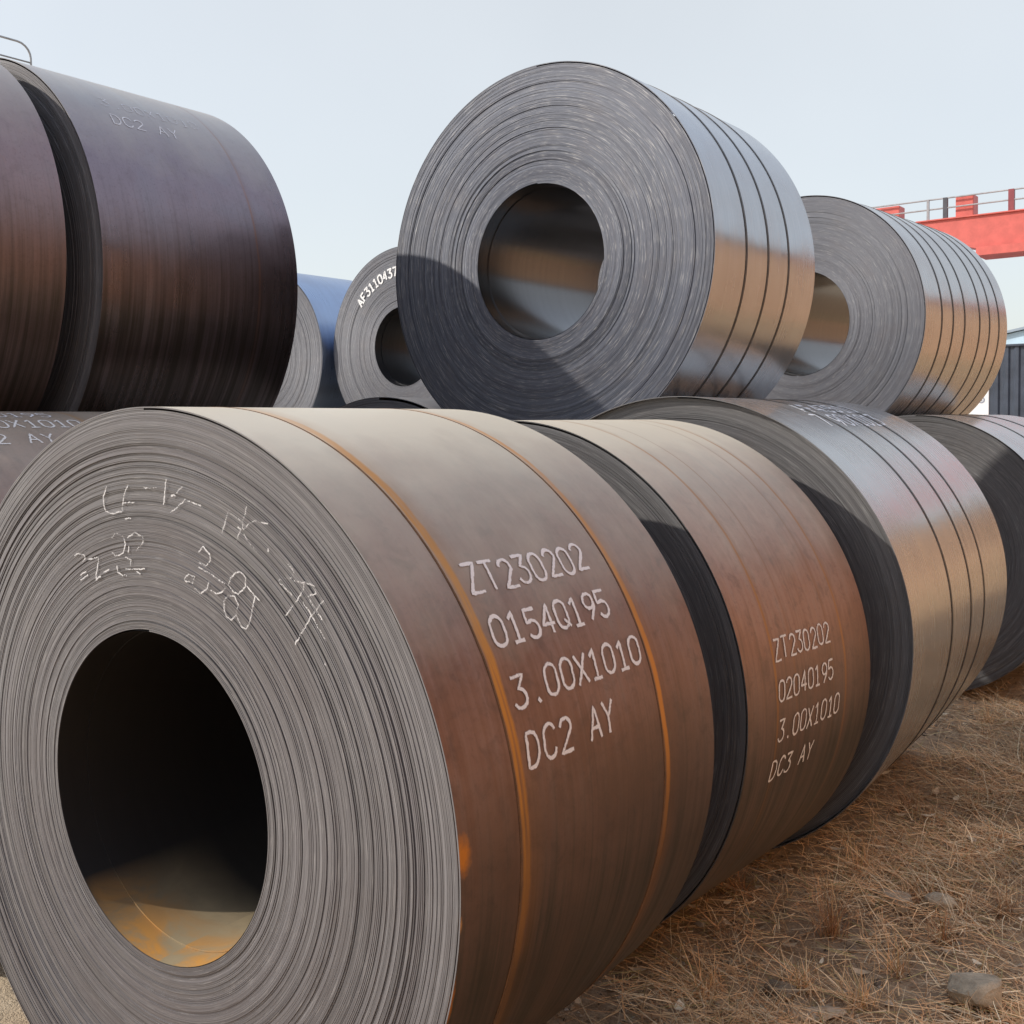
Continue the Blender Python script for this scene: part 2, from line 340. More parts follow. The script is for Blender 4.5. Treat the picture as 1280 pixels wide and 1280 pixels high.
def tube_surface(R, y0, y1, N, M, inward=False, wob=0.0, seed=0, lip=0.0):
    th = np.linspace(0, 2 * np.pi, N, endpoint=False); ys = np.linspace(y0, y1, M + 1)
    T, Y = np.meshgrid(th, ys, indexing='ij'); rg = np.random.default_rng(seed); RR = np.full_like(T, R)
    for k in range(2, 7): RR = RR + wob / k * np.sin(k * T + rg.uniform(0, 6)) * (1 + 0.4 * np.sin(Y * 3 + rg.uniform(0, 6)))
    V = np.stack([RR * np.sin(T), Y, RR * np.cos(T)], -1).reshape(-1, 3)
    ix = np.arange(N * (M + 1)).reshape(N, M + 1); nx_ = np.roll(ix, -1, 0)
    Q = np.stack([ix[:, :-1], ix[:, 1:], nx_[:, 1:], nx_[:, :-1]], -1).reshape(-1, 4)
    if inward: Q = Q[:, ::-1]
    return V, Q
def wrap_sheet(R, y0, y1, N, M, thick=0.003, wob=0.0, seed=0):
    """outermost wrap as a real sheet: outer skin, end lips and the inner skin just behind the lips"""
    Vo, Qo = tube_surface(R, y0, y1, N, M, False, wob, seed); Vi, Qi = tube_surface(R - thick, y0, y1, N, M, True, wob, seed)
    n = len(Vo); ix = np.arange(N * (M + 1)).reshape(N, M + 1); nx_ = np.roll(ix, -1, 0)
    f = np.stack([ix[:, 0], nx_[:, 0], nx_[:, 0] + n, ix[:, 0] + n], -1); bk = np.stack([ix[:, -1], ix[:, -1] + n, nx_[:, -1] + n, nx_[:, -1]], -1)
    return np.concatenate([Vo, Vi]), np.concatenate([Qo, Qi + n, f, bk])
def strap_mesh(R, y, w, thick, N=160, wav=0.0, seed=0):
    rg = np.random.default_rng(seed); th = np.linspace(0, 2 * np.pi, N, endpoint=False)
    yc = y + wav * (np.sin(th + rg.uniform(0, 6)) + 0.5 * np.sin(2 * th + rg.uniform(0, 6)))
    P = []
    for (dy, rr) in ((-w / 2, R - 0.001), (-w / 2, R + thick), (w / 2, R + thick), (w / 2, R - 0.001)):
        P.append(np.stack([rr * np.sin(th), yc + dy, rr * np.cos(th)], -1))
    V = np.concatenate(P); i = np.arange(N); j = (i + 1) % N
    Q = np.concatenate([np.stack([c * N + i, (c + 1) * N + i, (c + 1) * N + j, c * N + j], -1) for c in range(3)])
    return V, Q
M_STRAP_LINE = mat_simple('thin_rusted_band', (0.13, 0.065, 0.03), 0.8, 0.1, 0.35, 18, 0.4, (0.30, 0.13, 0.035))
M_STRAP_DARK = mat_simple('dark_steel_strap', (0.085, 0.078, 0.075), 0.4, 0.7, 0.3, 30, 0.1)
def coil(v, label, flank, face, bore, pitch=0.006, N=128, seed=0, straps=(), strap_mat=None, strap_w=0.022, over=0.001, group='steel coils stacked in two tiers', rear=True, wob=0.0004, M=20, groups=7, tele=0.0, jitter=0.0008):
    x, z, R, y, L, ri, yw = v
    root = thing('steel_coil', label, 'steel coil', (x, y, z - R), yw, group); c = (0, 0, R)
    V, Q = spiral_face(ri, R - 0.0035, pitch, N, 1, seed, jitter=jitter, groups=groups, tele=tele); fo = np_mesh_obj('end_face', V, Q, face, root, False, c)
    if rear:
        V, Q = spiral_face(ri, R - 0.0035, max(pitch, 0.012), 96, -1, seed + 1); V[:, 1] += L; np_mesh_obj('end_face', V, Q, face, root, False, c)
    V, Q = wrap_sheet(R, -over, L + 0.003, 256, M, 0.003, wob, seed); fl = np_mesh_obj('outer_wrap', V, Q, flank, root, True, c)
    fl.data.materials.append(face); mi = np.zeros(len(Q), np.int32); mi[-512:] = 1; fl.data.polygons.foreach_set('material_index', mi)
    m = fl.data; m.polygons.foreach_set('use_smooth', [True] * len(m.polygons)); 
    try: m.set_sharp_from_angle(angle=math.radians(40))
    except Exception: pass
    V, Q = tube_surface(ri, 0.0, L, 160, 6, True); np_mesh_obj('inner_wrap', V, Q, bore, root, True, c)
    V, Q = wrap_sheet(ri - 0.0008, 0.075, L - 0.05, 160, 4, 0.0035); np_mesh_obj('inner_wrap', V, Q, bore, root, True, c).data.set_sharp_from_angle(angle=math.radians(40))
    for k, sy in enumerate(straps):
        V, Q = strap_mesh(R + wob * 0.9, sy, strap_w, 0.0007 if strap_w < 0.01 else 0.0022, 200, 0.002, seed * 31 + k); np_mesh_obj('strap', V, Q, strap_mat, root, False, c)
    return root, c

A = (0.0, 0.8464, 0.8464, 1.3284, 1.0107, 0.3621, 0.0324); B = (-0.0521, 0.8298, 0.8298, 2.675, 0.8495, 0.36, -0.0396)
C = (0.0197, 0.8737, 0.8737, 3.6489, 1.7392, 0.36, 0.0637); D = (-0.0114, 0.84, 0.84, 6.6518, 1.5, 0.36, -0.06)
T1 = (-0.8664, 2.3794, 0.8754, 3.9846, 1.048, 0.3486, 0.0038); T2 = (-0.8384, 2.2936, 0.8311, 6.8988, 1.5295, 0.344, -0.0723)
L1 = (-2.612, 2.2858, 0.9246, 2.2891, 0.9888, 0.36, 0.0261); L0 = (-2.6255, 2.325, 0.8802, 1.1855, 1.0101, 0.36, 0.0)
L2 = (-6.12, 2.30, 0.84, 6.7831, 1.01, 0.36, 0.0); AF = (-4.37, 2.3264, 0.8575, 6.8755, 1.01, 0.3375, 0.003)
E0 = (-1.70, 0.856, 0.856, 1.45, 1.0, 0.36, 0.0)

patchA = [(math.radians(86), 0.008, 0.045, 0.024, (0.62, 0.22, 0.02), 0.95), (math.radians(104), 0.0, 0.06, 0.007, (0.55, 0.19, 0.02), 0.9), (math.radians(94), 0.0, 0.02, 0.005, (0.6, 0.3, 0.1), 0.8)]
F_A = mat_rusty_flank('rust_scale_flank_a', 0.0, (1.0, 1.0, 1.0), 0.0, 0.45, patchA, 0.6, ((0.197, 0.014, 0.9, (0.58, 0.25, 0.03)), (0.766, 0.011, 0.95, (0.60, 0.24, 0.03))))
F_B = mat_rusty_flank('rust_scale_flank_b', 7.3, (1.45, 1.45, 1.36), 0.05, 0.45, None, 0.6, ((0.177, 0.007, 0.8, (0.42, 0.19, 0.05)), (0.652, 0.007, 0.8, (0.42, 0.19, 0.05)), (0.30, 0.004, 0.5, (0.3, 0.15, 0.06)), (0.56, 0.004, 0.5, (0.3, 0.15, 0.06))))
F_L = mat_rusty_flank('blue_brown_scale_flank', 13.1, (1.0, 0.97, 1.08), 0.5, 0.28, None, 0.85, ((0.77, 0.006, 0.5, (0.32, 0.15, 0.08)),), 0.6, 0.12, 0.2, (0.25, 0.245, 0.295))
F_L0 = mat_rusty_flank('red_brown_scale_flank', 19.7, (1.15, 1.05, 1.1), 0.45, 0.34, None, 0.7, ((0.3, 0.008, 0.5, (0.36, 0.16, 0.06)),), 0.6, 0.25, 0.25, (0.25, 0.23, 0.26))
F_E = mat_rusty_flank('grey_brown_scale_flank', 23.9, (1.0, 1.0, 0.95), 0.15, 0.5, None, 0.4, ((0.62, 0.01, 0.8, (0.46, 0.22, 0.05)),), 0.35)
F_S = mat_steel_flank('bright_mill_steel', 0.0); F_S2 = mat_steel_flank('brushed_mill_steel', 4.2, (0.50, 0.49, 0.485), 0.23); F_S3 = mat_steel_flank('blue_mill_steel', 9.2, (0.36, 0.43, 0.56), 0.3)
E_A = mat_end_face('wound_edge_grey', 0.0); E_B = mat_end_face('wound_edge_mid', 3.0, (0.15, 0.15, 0.156)); E_T = mat_end_face('wound_edge_bright', 6.0, (0.102, 0.111, 0.14), 0.0, 1.0, 0.9); E_F = mat_end_face('wound_edge_smooth', 9.0, (0.132, 0.138, 0.162), 0.0, 0.45)
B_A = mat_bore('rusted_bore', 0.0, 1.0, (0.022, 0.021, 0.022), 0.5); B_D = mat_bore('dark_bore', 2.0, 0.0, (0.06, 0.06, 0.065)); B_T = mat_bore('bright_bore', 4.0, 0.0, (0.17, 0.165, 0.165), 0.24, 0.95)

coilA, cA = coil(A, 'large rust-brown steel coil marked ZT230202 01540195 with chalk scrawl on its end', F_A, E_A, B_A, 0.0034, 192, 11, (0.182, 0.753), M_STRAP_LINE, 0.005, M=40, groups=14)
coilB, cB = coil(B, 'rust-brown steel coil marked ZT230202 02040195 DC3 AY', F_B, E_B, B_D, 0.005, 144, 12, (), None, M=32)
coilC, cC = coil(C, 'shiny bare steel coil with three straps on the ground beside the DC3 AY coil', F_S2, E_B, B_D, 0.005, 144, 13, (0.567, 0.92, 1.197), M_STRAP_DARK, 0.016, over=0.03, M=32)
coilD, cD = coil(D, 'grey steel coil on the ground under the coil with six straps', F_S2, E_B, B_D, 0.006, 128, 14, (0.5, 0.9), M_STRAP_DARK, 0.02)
coilT1, cT1 = coil(T1, 'upper tier shiny steel coil with three dark straps and a shadow across its end', F_S, E_T, B_T, 0.005, 176, 15, (0.293, 0.516, 0.741), M_STRAP_DARK, 0.014, M=32, groups=8, jitter=0.0006)
coilT2, cT2 = coil(T2, 'upper tier steel coil with six dark straps in front of the red crane', F_S2, E_F, B_T, 0.006, 128, 16, (0.267, 0.467, 0.676, 0.961, 1.162, 1.354), M_STRAP_DARK, 0.016, jitter=0.0005)
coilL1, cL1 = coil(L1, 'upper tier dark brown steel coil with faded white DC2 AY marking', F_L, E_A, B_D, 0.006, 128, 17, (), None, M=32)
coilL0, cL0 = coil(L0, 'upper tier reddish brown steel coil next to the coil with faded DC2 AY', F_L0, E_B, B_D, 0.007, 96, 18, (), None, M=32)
coilL2, cL2 = coil(L2, 'upper tier blue-grey steel coil behind the dark brown coil', F_S3, E_F, B_D, 0.007, 96, 19)
coilAF, cAF = coil(AF, 'upper tier grey steel coil marked AF311043 on its end', F_S3, E_F, B_D, 0.007, 112, 20, jitter=0.0005)
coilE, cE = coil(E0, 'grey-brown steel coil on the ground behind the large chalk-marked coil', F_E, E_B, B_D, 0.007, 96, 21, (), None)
coil((-2.60, 2.297, 0.83, 6.95, 1.01, 0.36, 0.0), 'upper tier steel coil added unseen behind the three-strap shiny coil to block sky through its bore', F_S3, E_F, B_D, 0.012, 72, 22, M=8)  # unseen coil, added to block bright sky showing through the bore ahead
# bottom-layer coils that carry the upper tier
def R_for(xs, up_):
    dx = xs - up_[0]; z, R = up_[1], up_[2]; return (dx * dx + z * z - R * R) / (2 * (R + z))
hid = [(-1.745, L1, 2.5, 1.0), (-1.84, T1, 3.95, 1.1), (-1.70, (T2[0] + 0.055, T2[1], T2[2]), 6.9, 1.45), (-3.5, L0, 1.15, 1.0), (-3.48, L1, 2.22, 1.0), (-3.5, AF, 6.85, 1.05), (-5.24, AF, 6.85, 1.05), (-7.0, L2, 6.8, 1.05)]
for k, (xs, up_, yy, LL) in enumerate(hid):
    Rk = R_for(xs, up_) - 0.001
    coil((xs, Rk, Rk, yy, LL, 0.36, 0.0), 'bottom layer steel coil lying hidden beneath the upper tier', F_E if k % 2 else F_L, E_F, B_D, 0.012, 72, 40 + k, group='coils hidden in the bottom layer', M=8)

# ------------------------------------------------------------------ lettering on the coils
def arc(cx, cy, rx, ry, a0, a1, n=8):
    return [(cx + rx * math.cos(math.radians(a0 + (a1 - a0) * k / n)), cy + ry * math.sin(math.radians(a0 + (a1 - a0) * k / n))) for k in range(n + 1)]
W_ = 0.58
O_ = [arc(.29, .72, .27, .28, 0, 180, 8) + arc(.29, .28, .27, .28, 180, 360, 8) + [(.56, .72)]]
FONT = {
 '0': O_, 'Q': O_ + [[(.34, .30), (.60, .02)]], 'O': O_, '1': [[(.08, .80), (.30, 1), (.30, 0)], [(.08, 0), (.52, 0)]],
 '2': [arc(.29, .72, .26, .27, 170, -20, 8) + [(.02, 0), (.58, 0)]],
 '3': [[(.03, 1), (.55, 1), (.26, .60)] + arc(.27, .30, .28, .30, 80, -160, 8)],
 '4': [[(.42, 0), (.42, 1), (.02, .32), (.58, .32)]], '5': [[(.54, 1), (.08, 1), (.05, .56)] + arc(.28, .31, .28, .31, 120, -150, 8)],
 '6': [[(.5, .98), (.1, .5)] + arc(.29, .29, .26, .29, 150, -210, 10)], '7': [[(.02, 1), (.56, 1), (.2, 0)]],
 '8': [arc(.29, .75, .23, .24, -90, 270, 10), arc(.29, .26, .27, .26, 90, 450, 10)],
 '9': [arc(.29, .70, .26, .29, 0, 360, 10) + [(.52, .45), (.2, 0)]], '.': [[(.24, .0), (.30, .05), (.33, .0), (.27, -.03)]],
 'Z': [[(.02, 1), (.56, 1), (.02, 0), (.58, 0)]], 'T': [[(0, 1), (.6, 1)], [(.30, 1), (.30, 0)]], 'X': [[(.02, 1), (.56, 0)], [(.56, 1), (.02, 0)]],
 'D': [[(.06, 0), (.06, 1), (.28, 1)] + arc(.26, .5, .30, .5, 80, -80, 8) + [(.06, 0)]], 'C': [arc(.30, .66, .27, .34, 20, 180, 7) + arc(.30, .34, .27, .34, 180, 345, 7)],
 'A': [[(.0, 0), (.28, 1), (.56, 0)], [(.10, .36), (.46, .36)]], 'Y': [[(.02, 1), (.29, .52), (.56, 1)], [(.29, .52), (.29, 0)]], 'F': [[(.06, 0), (.06, 1), (.56, 1)], [(.06, .52), (.44, .52)]],
}
def ribbons(strokes, width, to3d, jit=0.0, lift0=0.0003, dl=0.00006):
    """strokes: 2D polylines in metres -> flat ribbons laid on a surface through to3d(u, v, lift); returns verts, faces, edge attr"""
    V, F, E = [], [], []
    for si, s in enumerate(strokes):
        P = []
        for a, b2 in zip(s[:-1], s[1:]):
            n = max(1, int(math.hypot(b2[0] - a[0], b2[1] - a[1]) / 0.006))
            P += [(a[0] + (b2[0] - a[0]) * k / n, a[1] + (b2[1] - a[1]) * k / n) for k in range(n)]
        P.append(s[-1]); P = [(p[0] + random.gauss(0, jit), p[1] + random.gauss(0, jit)) for p in P]
        lift = lift0 + dl * (si % 9); n0 = len(V)
        for i, p in enumerate(P):
            q0 = P[max(i - 1, 0)]; q1 = P[min(i + 1, len(P) - 1)]; dx, dy = q1[0] - q0[0], q1[1] - q0[1]; l = math.hypot(dx, dy) or 1
            nx_, ny_ = -dy / l, dx / l; w = width * random.uniform(0.85, 1.15) * 0.5
            for k, e in ((-1, 1), (-.45, .15), (.45, .15), (1, 1)):
                V.append(to3d(p[0] + nx_ * w * k, p[1] + ny_ * w * k, lift)); E.append(e)
        for i in range(len(P) - 1):
            for k in range(3): F.append((n0 + i * 4 + k, n0 + i * 4 + k + 1, n0 + i * 4 + 5 + k, n0 + i * 4 + 4 + k))
    return V, F, E
def text_strokes(txt, pitch, h, slant=0.0, jit=0.0):
    S = []
    for k, ch in enumerate(txt):
        if ch == ' ': continue
        jx, jy = random.gauss(0, jit), random.gauss(0, jit); wch = pitch * 0.80 / 0.6
        for s in FONT[ch]: S.append([(k * pitch + px * wch + slant * py * h + jx, py * h + jy) for px, py in s])
    return S
def text_on_flank(root, R, txt, y0, deg_top, deg_bot, pitch, mat, stroke=0.0055, slant=0.1):
    h = math.radians(deg_bot - deg_top) * R; th_b = math.radians(deg_bot)
    def f(u, v, lift):
        th = th_b - v / R; r = R + 0.0012 + lift; return (r * math.sin(th), y0 + u, r * math.cos(th))
    for k, ch in enumerate(txt):
        if ch == ' ': continue
        V, F, E = ribbons(text_strokes(' ' * k + ch, pitch, h, slant, 0.0012), stroke, f, 0.0004)
        mesh_obj('letter', V, F, mat, root, False, {'e': E}, (0, 0, R))
INK = mat_paint_stroke('sprayed_white_ink', (0.90, 0.84, 0.82), 1.25, 240, 0.40)
INK2 = mat_paint_stroke('worn_white_ink', (0.88, 0.80, 0.74), 1.15, 230, 0.38)
INKF = mat_paint_stroke('faded_white_ink', (0.80, 0.78, 0.80), 0.85, 160, 0.34)
CHALK = mat_paint_stroke('white_chalk', (0.66, 0.65, 0.66), 0.46, 300, 0.36)
for txt, a, b2 in (('ZT230202', 51.8, 56.2), ('0154Q195', 59.9, 64.0), ('3.00X1010', 67.9, 72.0), ('DC2 AY', 75.4, 79.8)):
    text_on_flank(coilA, A[2], txt, 0.228, a, b2, 0.0563, INK, 0.0088)
for txt, a, b2, y0 in (('ZT230202', 76.1, 80.2, 0.186), ('02040195', 84.0, 88.0, 0.182), ('3.00X1010', 91.8, 96.0, 0.178), ('DC3 AY', 99.6, 103.6, 0.160)):
    text_on_flank(coilB, B[2], txt, y0, a, b2, 0.048, INK2, 0.0074)
text_on_flank(coilL1, L1[2], 'DC2 AY', 0.205, 46.7, 50.6, 0.056, INKF, 0.006)
text_on_flank(coilL1, L1[2], '3.00X1010', 0.21, 39.3, 43.0, 0.056, mat_paint_stroke('ghost_white_ink', (0.7, 0.68, 0.7), 0.5, 120, 0.3), 0.006)
INKE = mat_paint_stroke('plain_white_ink', (0.80, 0.76, 0.72), 0.95, 180, 0.3)
INKC = mat_paint_stroke('bright_white_ink', (0.88, 0.88, 0.90), 1.0, 140, 0.3)
text_on_flank(coilC, C[2], 'AF43510', 0.50, 16.0, 22.0, 0.11, INKC, 0.016)
text_on_flank(coilC, C[2], '7.90X1013', 0.44, 24.0, 30.5, 0.095, INKC, 0.015)
text_on_flank(coilE, E0[2], '3.00X1010', 0.123, 16.5, 21.4, 0.053, INKE, 0.008)
text_on_flank(coilE, E0[2], 'DC2 AY', 0.12, 25.0, 29.3, 0.053, INKE, 0.008)
text_on_flank(coilE, E0[2], '03040195', 0.123, 9.0, 13.5, 0.053, INKF, 0.008)

# chalk scrawl on the end of the large coil: traced, laid 2 mm in front of its end face
def face_uv(v, q):
    x, z, R, y, L, ri, yw = v; n = np.array([-math.sin(yw), math.cos(yw), 0]); c0 = np.array([x, y, z]) - n * 0.004
    d = ray(q); s = ((c0 - np.array(CAM)) @ n) / (d @ n); h = np.array(CAM) + d * s - c0
    return (h @ np.array([math.cos(yw), math.sin(yw), 0]), h[2])
def Z(ox, oy, k, *strokes): return [[(ox + x / k, oy + y / k) for x, y in s_] for s_ in strokes]
scrawl = Z(110, 590, 8, [(185, 140), (155, 245), (160, 330), (180, 390), (240, 415), (345, 395)], [(400, 130), (365, 220), (345, 330), (345, 400)], [(345, 310), (470, 305)], [(370, 465), (430, 460)], [(560, 158), (685, 156)],
    [(785, 60), (770, 200), (760, 330)], [(950, 140), (885, 215)], [(835, 232), (880, 235)], [(985, 265), (900, 350), (830, 405)], [(1000, 285), (1130, 340)])
scrawl += Z(260, 600, 8, [(210, 295), (180, 390), (140, 530)], [(235, 340), (350, 420)], [(390, 265), (365, 370), (340, 480), (285, 605)], [(360, 490), (420, 430), (500, 415), (610, 440)], [(360, 540), (410, 630), (490, 720)], [(598, 685), (606, 715)], [(300, 470), (330, 500)])
scrawl += Z(80, 650, 8, [(110, 355), (150, 335), (205, 345), (215, 380), (180, 440)], [(165, 550), (225, 510)], [(240, 545), (165, 605)], [(245, 395), (345, 370), (345, 420), (330, 490), (320, 600)], [(320, 600), (370, 560)], [(400, 525), (455, 490)],
    [(520, 130), (600, 165), (620, 240), (590, 340), (520, 360), (480, 320)], [(480, 180), (520, 130)], [(530, 450), (540, 520), (590, 550), (635, 545)], [(640, 180), (710, 125), (790, 160), (795, 220), (765, 265), (730, 300)], [(650, 260), (640, 320)], [(610, 370), (670, 395), (665, 460)], [(620, 490), (810, 485)], [(730, 515), (760, 545)])
scrawl += Z(210, 670, 6.095, [(235, 120), (270, 80), (320, 140), (325, 190), (290, 225), (240, 200)], [(235, 235), (360, 310), (440, 370)], [(125, 330), (160, 290), (205, 310), (190, 360), (130, 340)], [(205, 395), (250, 440), (300, 400), (320, 350)], [(330, 410), (370, 440), (420, 420), (450, 380)],
    [(480, 320), (510, 285), (555, 275), (590, 320), (590, 380), (540, 440), (500, 430), (460, 375), (480, 320)], [(430, 490), (460, 450), (510, 460), (535, 520), (520, 600), (480, 640), (445, 610), (425, 540), (430, 490)], [(600, 385), (700, 490)], [(665, 455), (640, 580), (620, 670), (595, 710), (560, 690), (520, 600)],
    [(910, 205), (965, 275), (945, 315), (850, 335), (845, 345), (950, 455)], [(960, 345), (1050, 355), (1120, 380)], [(1035, 360), (1035, 410), (1000, 470), (900, 605)], [(1045, 465), (1130, 440), (1125, 400)], [(1030, 500), (1100, 610), (1210, 800)], [(1080, 485), (1175, 640)], [(1185, 490), (1085, 620), (970, 825)], [(1200, 985), (1198, 960)])
cv = [[face_uv(A, p) for p in s_] for s_ in scrawl]
for k, s_ in enumerate(cv):
    V, F, E = ribbons([s_], 0.0046, lambda u, v, l: (u, -0.0040 - l - 0.0001 * (k % 9), v), 0.0008, 0.0004)
    mesh_obj('chalk_stroke', V, F, CHALK, coilA, False, {'e': E}, cA)
# marking along the arc of the far coil's end
def face_arc_text(root, v, c, txt, q0, q1, h, mat, stroke):
    a = face_uv(v, q0); b2 = face_uv(v, q1); r0 = math.hypot(*a); t0 = math.atan2(a[0], a[1]); t1 = math.atan2(b2[0], b2[1])
    n = len(txt); pitch = (t1 - t0) * r0 / n
    def f(u, w, l):
        th = t0 + u / r0; r = r0 + w; return (r * math.sin(th), -0.005 - l, r * math.cos(th))
    for k, ch in enumerate(txt):
        V, F, E = ribbons(text_strokes(' ' * k + ch, pitch, h), stroke, f); mesh_obj('letter', V, F, mat, root, False, {'e': E}, c)
INKW = mat_paint_stroke('thick_white_ink', (0.85, 0.85, 0.86), 1.0, 120, 0.15)
face_arc_text(coilAF, AF, cAF, 'AF3110437', (452.5, 384), (498, 344), 0.075, INKW, 0.016)

# ------------------------------------------------------------------ red gantry crane
M_RED = mat_simple('red_crane_paint', (0.60, 0.125, 0.105), 0.5, 0.0, 0.12, 2.5, 0.1); M_RAIL = mat_simple('grey_rail_paint', (0.32, 0.31, 0.33), 0.5, 0.2, 0.15, 5); M_MAR = mat_simple('maroon_rail_post', (0.25, 0.05, 0.06), 0.5, 0.0, 0.15, 5)
M_DK = mat_simple('dark_post_paint', (0.07, 0.07, 0.085), 0.5, 0.1, 0.15, 5)
YG = 44.8; gtop = float(on_plane_y((1280, 263), YG)[2]); gx0 = float(on_plane_y((1146, 281.6), YG)[0]); gh = 1.55; gx1 = 16.0
cr = thing('gantry_crane', 'red gantry crane girder with a handrail, rising behind the coils', 'crane', (gx0 + 2, YG, 0))
ox, oy = gx0 + 2, YG
def lb(name, a, b2, m, par, bev=0.0): return box_obj(name, (a[0] - ox, a[1] - oy, a[2]), (b2[0] - ox, b2[1] - oy, b2[2]), m, par, bev)
V = [(gx0, YG, gtop), (gx1, YG, gtop), (gx1, YG, gtop - 1.22), (gx0 + 2.2, YG, gtop - 1.22), (gx0, YG, gtop - 0.55)]
V = [(p[0] - ox, 0.0, p[2]) for p in V] + [(p[0] - ox, 1.1, p[2]) for p in V]
mesh_obj('girder', V, [(0, 4, 3, 2, 1), (5, 6, 7, 8, 9), (0, 1, 6, 5), (1, 2, 7, 6), (2, 3, 8, 7), (3, 4, 9, 8), (4, 0, 5, 9)], M_RED, cr)
lb('bottom_flange', (gx0 + 2.3, YG - 0.28, gtop - 1.55), (gx1, YG + 1.2, gtop - 1.223), M_RED, cr)
lb('top_plate', (gx0 - 0.02, YG - 0.1, gtop + 0.003), (gx1, YG + 1.2, gtop + 0.05), M_RED, cr)
for lx in (gx0 + 0.8, 11.0):
    V, F = [], []; 
    for s in (-1, 1):
        n0 = len(V); 
        for (zz, yy, hw) in ((0.0, s * 2.4 + 0.55, 0.28), (gtop - 1.26, s * 0.42 + 0.55, 0.2)):
            V += [(lx - hw - ox, yy - hw, zz), (lx + hw - ox, yy - hw, zz), (lx + hw - ox, yy + hw, zz), (lx - hw - ox, yy + hw, zz)]
        F += [(n0, n0 + 1, n0 + 5, n0 + 4), (n0 + 1, n0 + 2, n0 + 6, n0 + 5), (n0 + 2, n0 + 3, n0 + 7, n0 + 6), (n0 + 3, n0, n0 + 4, n0 + 7), (n0, n0 + 3, n0 + 2, n0 + 1), (n0 + 4, n0 + 5, n0 + 6, n0 + 7)]
        mesh_obj('leg', V, F, M_RED, cr); V, F = [], []
lb('end_platform', (gx0 - 2.1, YG + 0.1, gtop - 0.42), (gx0 + 0.1, YG + 1.1, gtop - 0.30), M_RED, cr)
pt = gtop + 0.05
def pxx(px): return float(on_plane_y((px, 260), YG)[0])
for px, m, w in ((1159.5, M_RAIL, .045), (1181, M_DK, .08), (1263.5, M_MAR, .1)):
    lb('handrail_post', (pxx(px) - w, YG + 0.02, pt), (pxx(px) + w, YG + 0.02 + 2 * w, pt + 0.82), m, cr)
for k in range(7): lb('handrail_post', (pxx(1263.5) + 3.2 * (k + 1), YG + 0.02, pt), (pxx(1263.5) + 3.2 * (k + 1) + 0.12, YG + 0.14, pt + 0.82), M_RAIL, cr)
for dz in (0.80, 0.42): tube_obj('handrail', [(gx0 - 2.0 - ox, 0.06, pt + dz), (gx1 - ox, 0.06, pt + dz)], 0.032, M_RAIL, cr)
lb('control_cabinet', (pxx(1192.5), YG + 0.2, pt + 0.002), (pxx(1215), YG + 0.9, pt + 0.86), M_RED, cr, 0.03)
lb('motor_cabinet', (gx0 - 1.75, YG + 0.2, gtop - 0.298), (gx0 - 0.75, YG + 0.9, pt + 0.78), M_RED, cr, 0.03)

# ------------------------------------------------------------------ elevated walkway with handrail, far left
M_GALV = mat_simple('galvanised_rail', (0.35, 0.35, 0.36), 0.5, 0.4, 0.15, 6)
P0 = np.array(CAM) + ray((38, 56)) * 28.0; wx, wy, wz = map(float, P0)
wk = thing('elevated_walkway', 'thin grey handrail of an elevated walkway showing above the dark brown coil', 'walkway', (wx, wy - 6, 0)); bx_, by_ = wx, wy - 6
def wl_(p): return (p[0] - bx_, p[1] - by_, p[2])
cor = [(wx, wy - 16, wz)] + [(wx, wy - 0.35 + 0.35 * math.sin(a), wz - 0.35 + 0.35 * math.cos(a)) for a in np.linspace(0, math.pi / 2, 6)] + [(wx, wy, wz - 1.1)]
tube_obj('handrail', [wl_(p) for p in cor], 0.028, M_GALV, wk)
tube_obj('mid_rail', [wl_((wx, wy - 16, wz - 0.46)), wl_((wx, wy, wz - 0.46))], 0.022, M_GALV, wk)
for k in range(1, 8): tube_obj('handrail_post', [wl_((wx, wy - 2.2 * k, wz)), wl_((wx, wy - 2.2 * k, wz - 1.1))], 0.024, M_GALV, wk)
box_obj('deck', wl_((wx - 1.2, wy - 16, wz - 1.22)), wl_((wx + 0.08, wy + 0.1, wz - 1.1)), M_GALV, wk)
box_obj('beam', wl_((wx - 0.9, wy - 16, wz - 1.9)), wl_((wx - 0.3, wy, wz - 1.222)), M_RED, wk)
for yy in (wy - 2, wy - 9, wy - 15): box_obj('leg', wl_((wx - 0.85, yy - 0.3, 0)), wl_((wx - 0.35, yy + 0.3, wz - 1.902)), M_RED, wk)

# ------------------------------------------------------------------ corrugated sheds behind and the white board
def corrugated(name, x0, x1, y, z0, z1, pitch, depth, mat, parent, origin):
    n = int((x1 - x0) / pitch); V, F = [], []
    for k in range(n):
        for f, d in ((0, 0), (.35, 0), (.5, depth), (.85, depth)):
            V.append((x0 + (k + f) * pitch - origin[0], y - d - origin[1], z0)); V.append((x0 + (k + f) * pitch - origin[0], y - d - origin[1], z1))
    for i in range(len(V) // 2 - 1): F.append((2 * i, 2 * i + 2, 2 * i + 3, 2 * i + 1))
    return mesh_obj(name, V, F, mat, parent)
M_SHED = mat_simple('dark_blue_grey_sheet', (0.055, 0.07, 0.10), 0.5, 0.1, 0.25, 1.2, 0.1, (0.075, 0.085, 0.11)); M_PALE = mat_simple('pale_blue_sheet', (0.50, 0.66, 0.80), 0.55, 0.0, 0.1, 1.0); M_ROOF = mat_simple('grey_blue_roof_sheet', (0.30, 0.36, 0.43), 0.5, 0.1, 0.1, 1.0)
YW = 52.0; zt = float(on_plane_y((1262, 433), YW)[2]); xl = -19.0
sh = thing('storage_shed', 'dark blue-grey corrugated metal shed wall beyond the coils', 'shed', (xl, YW, 0)); og = (xl, YW)
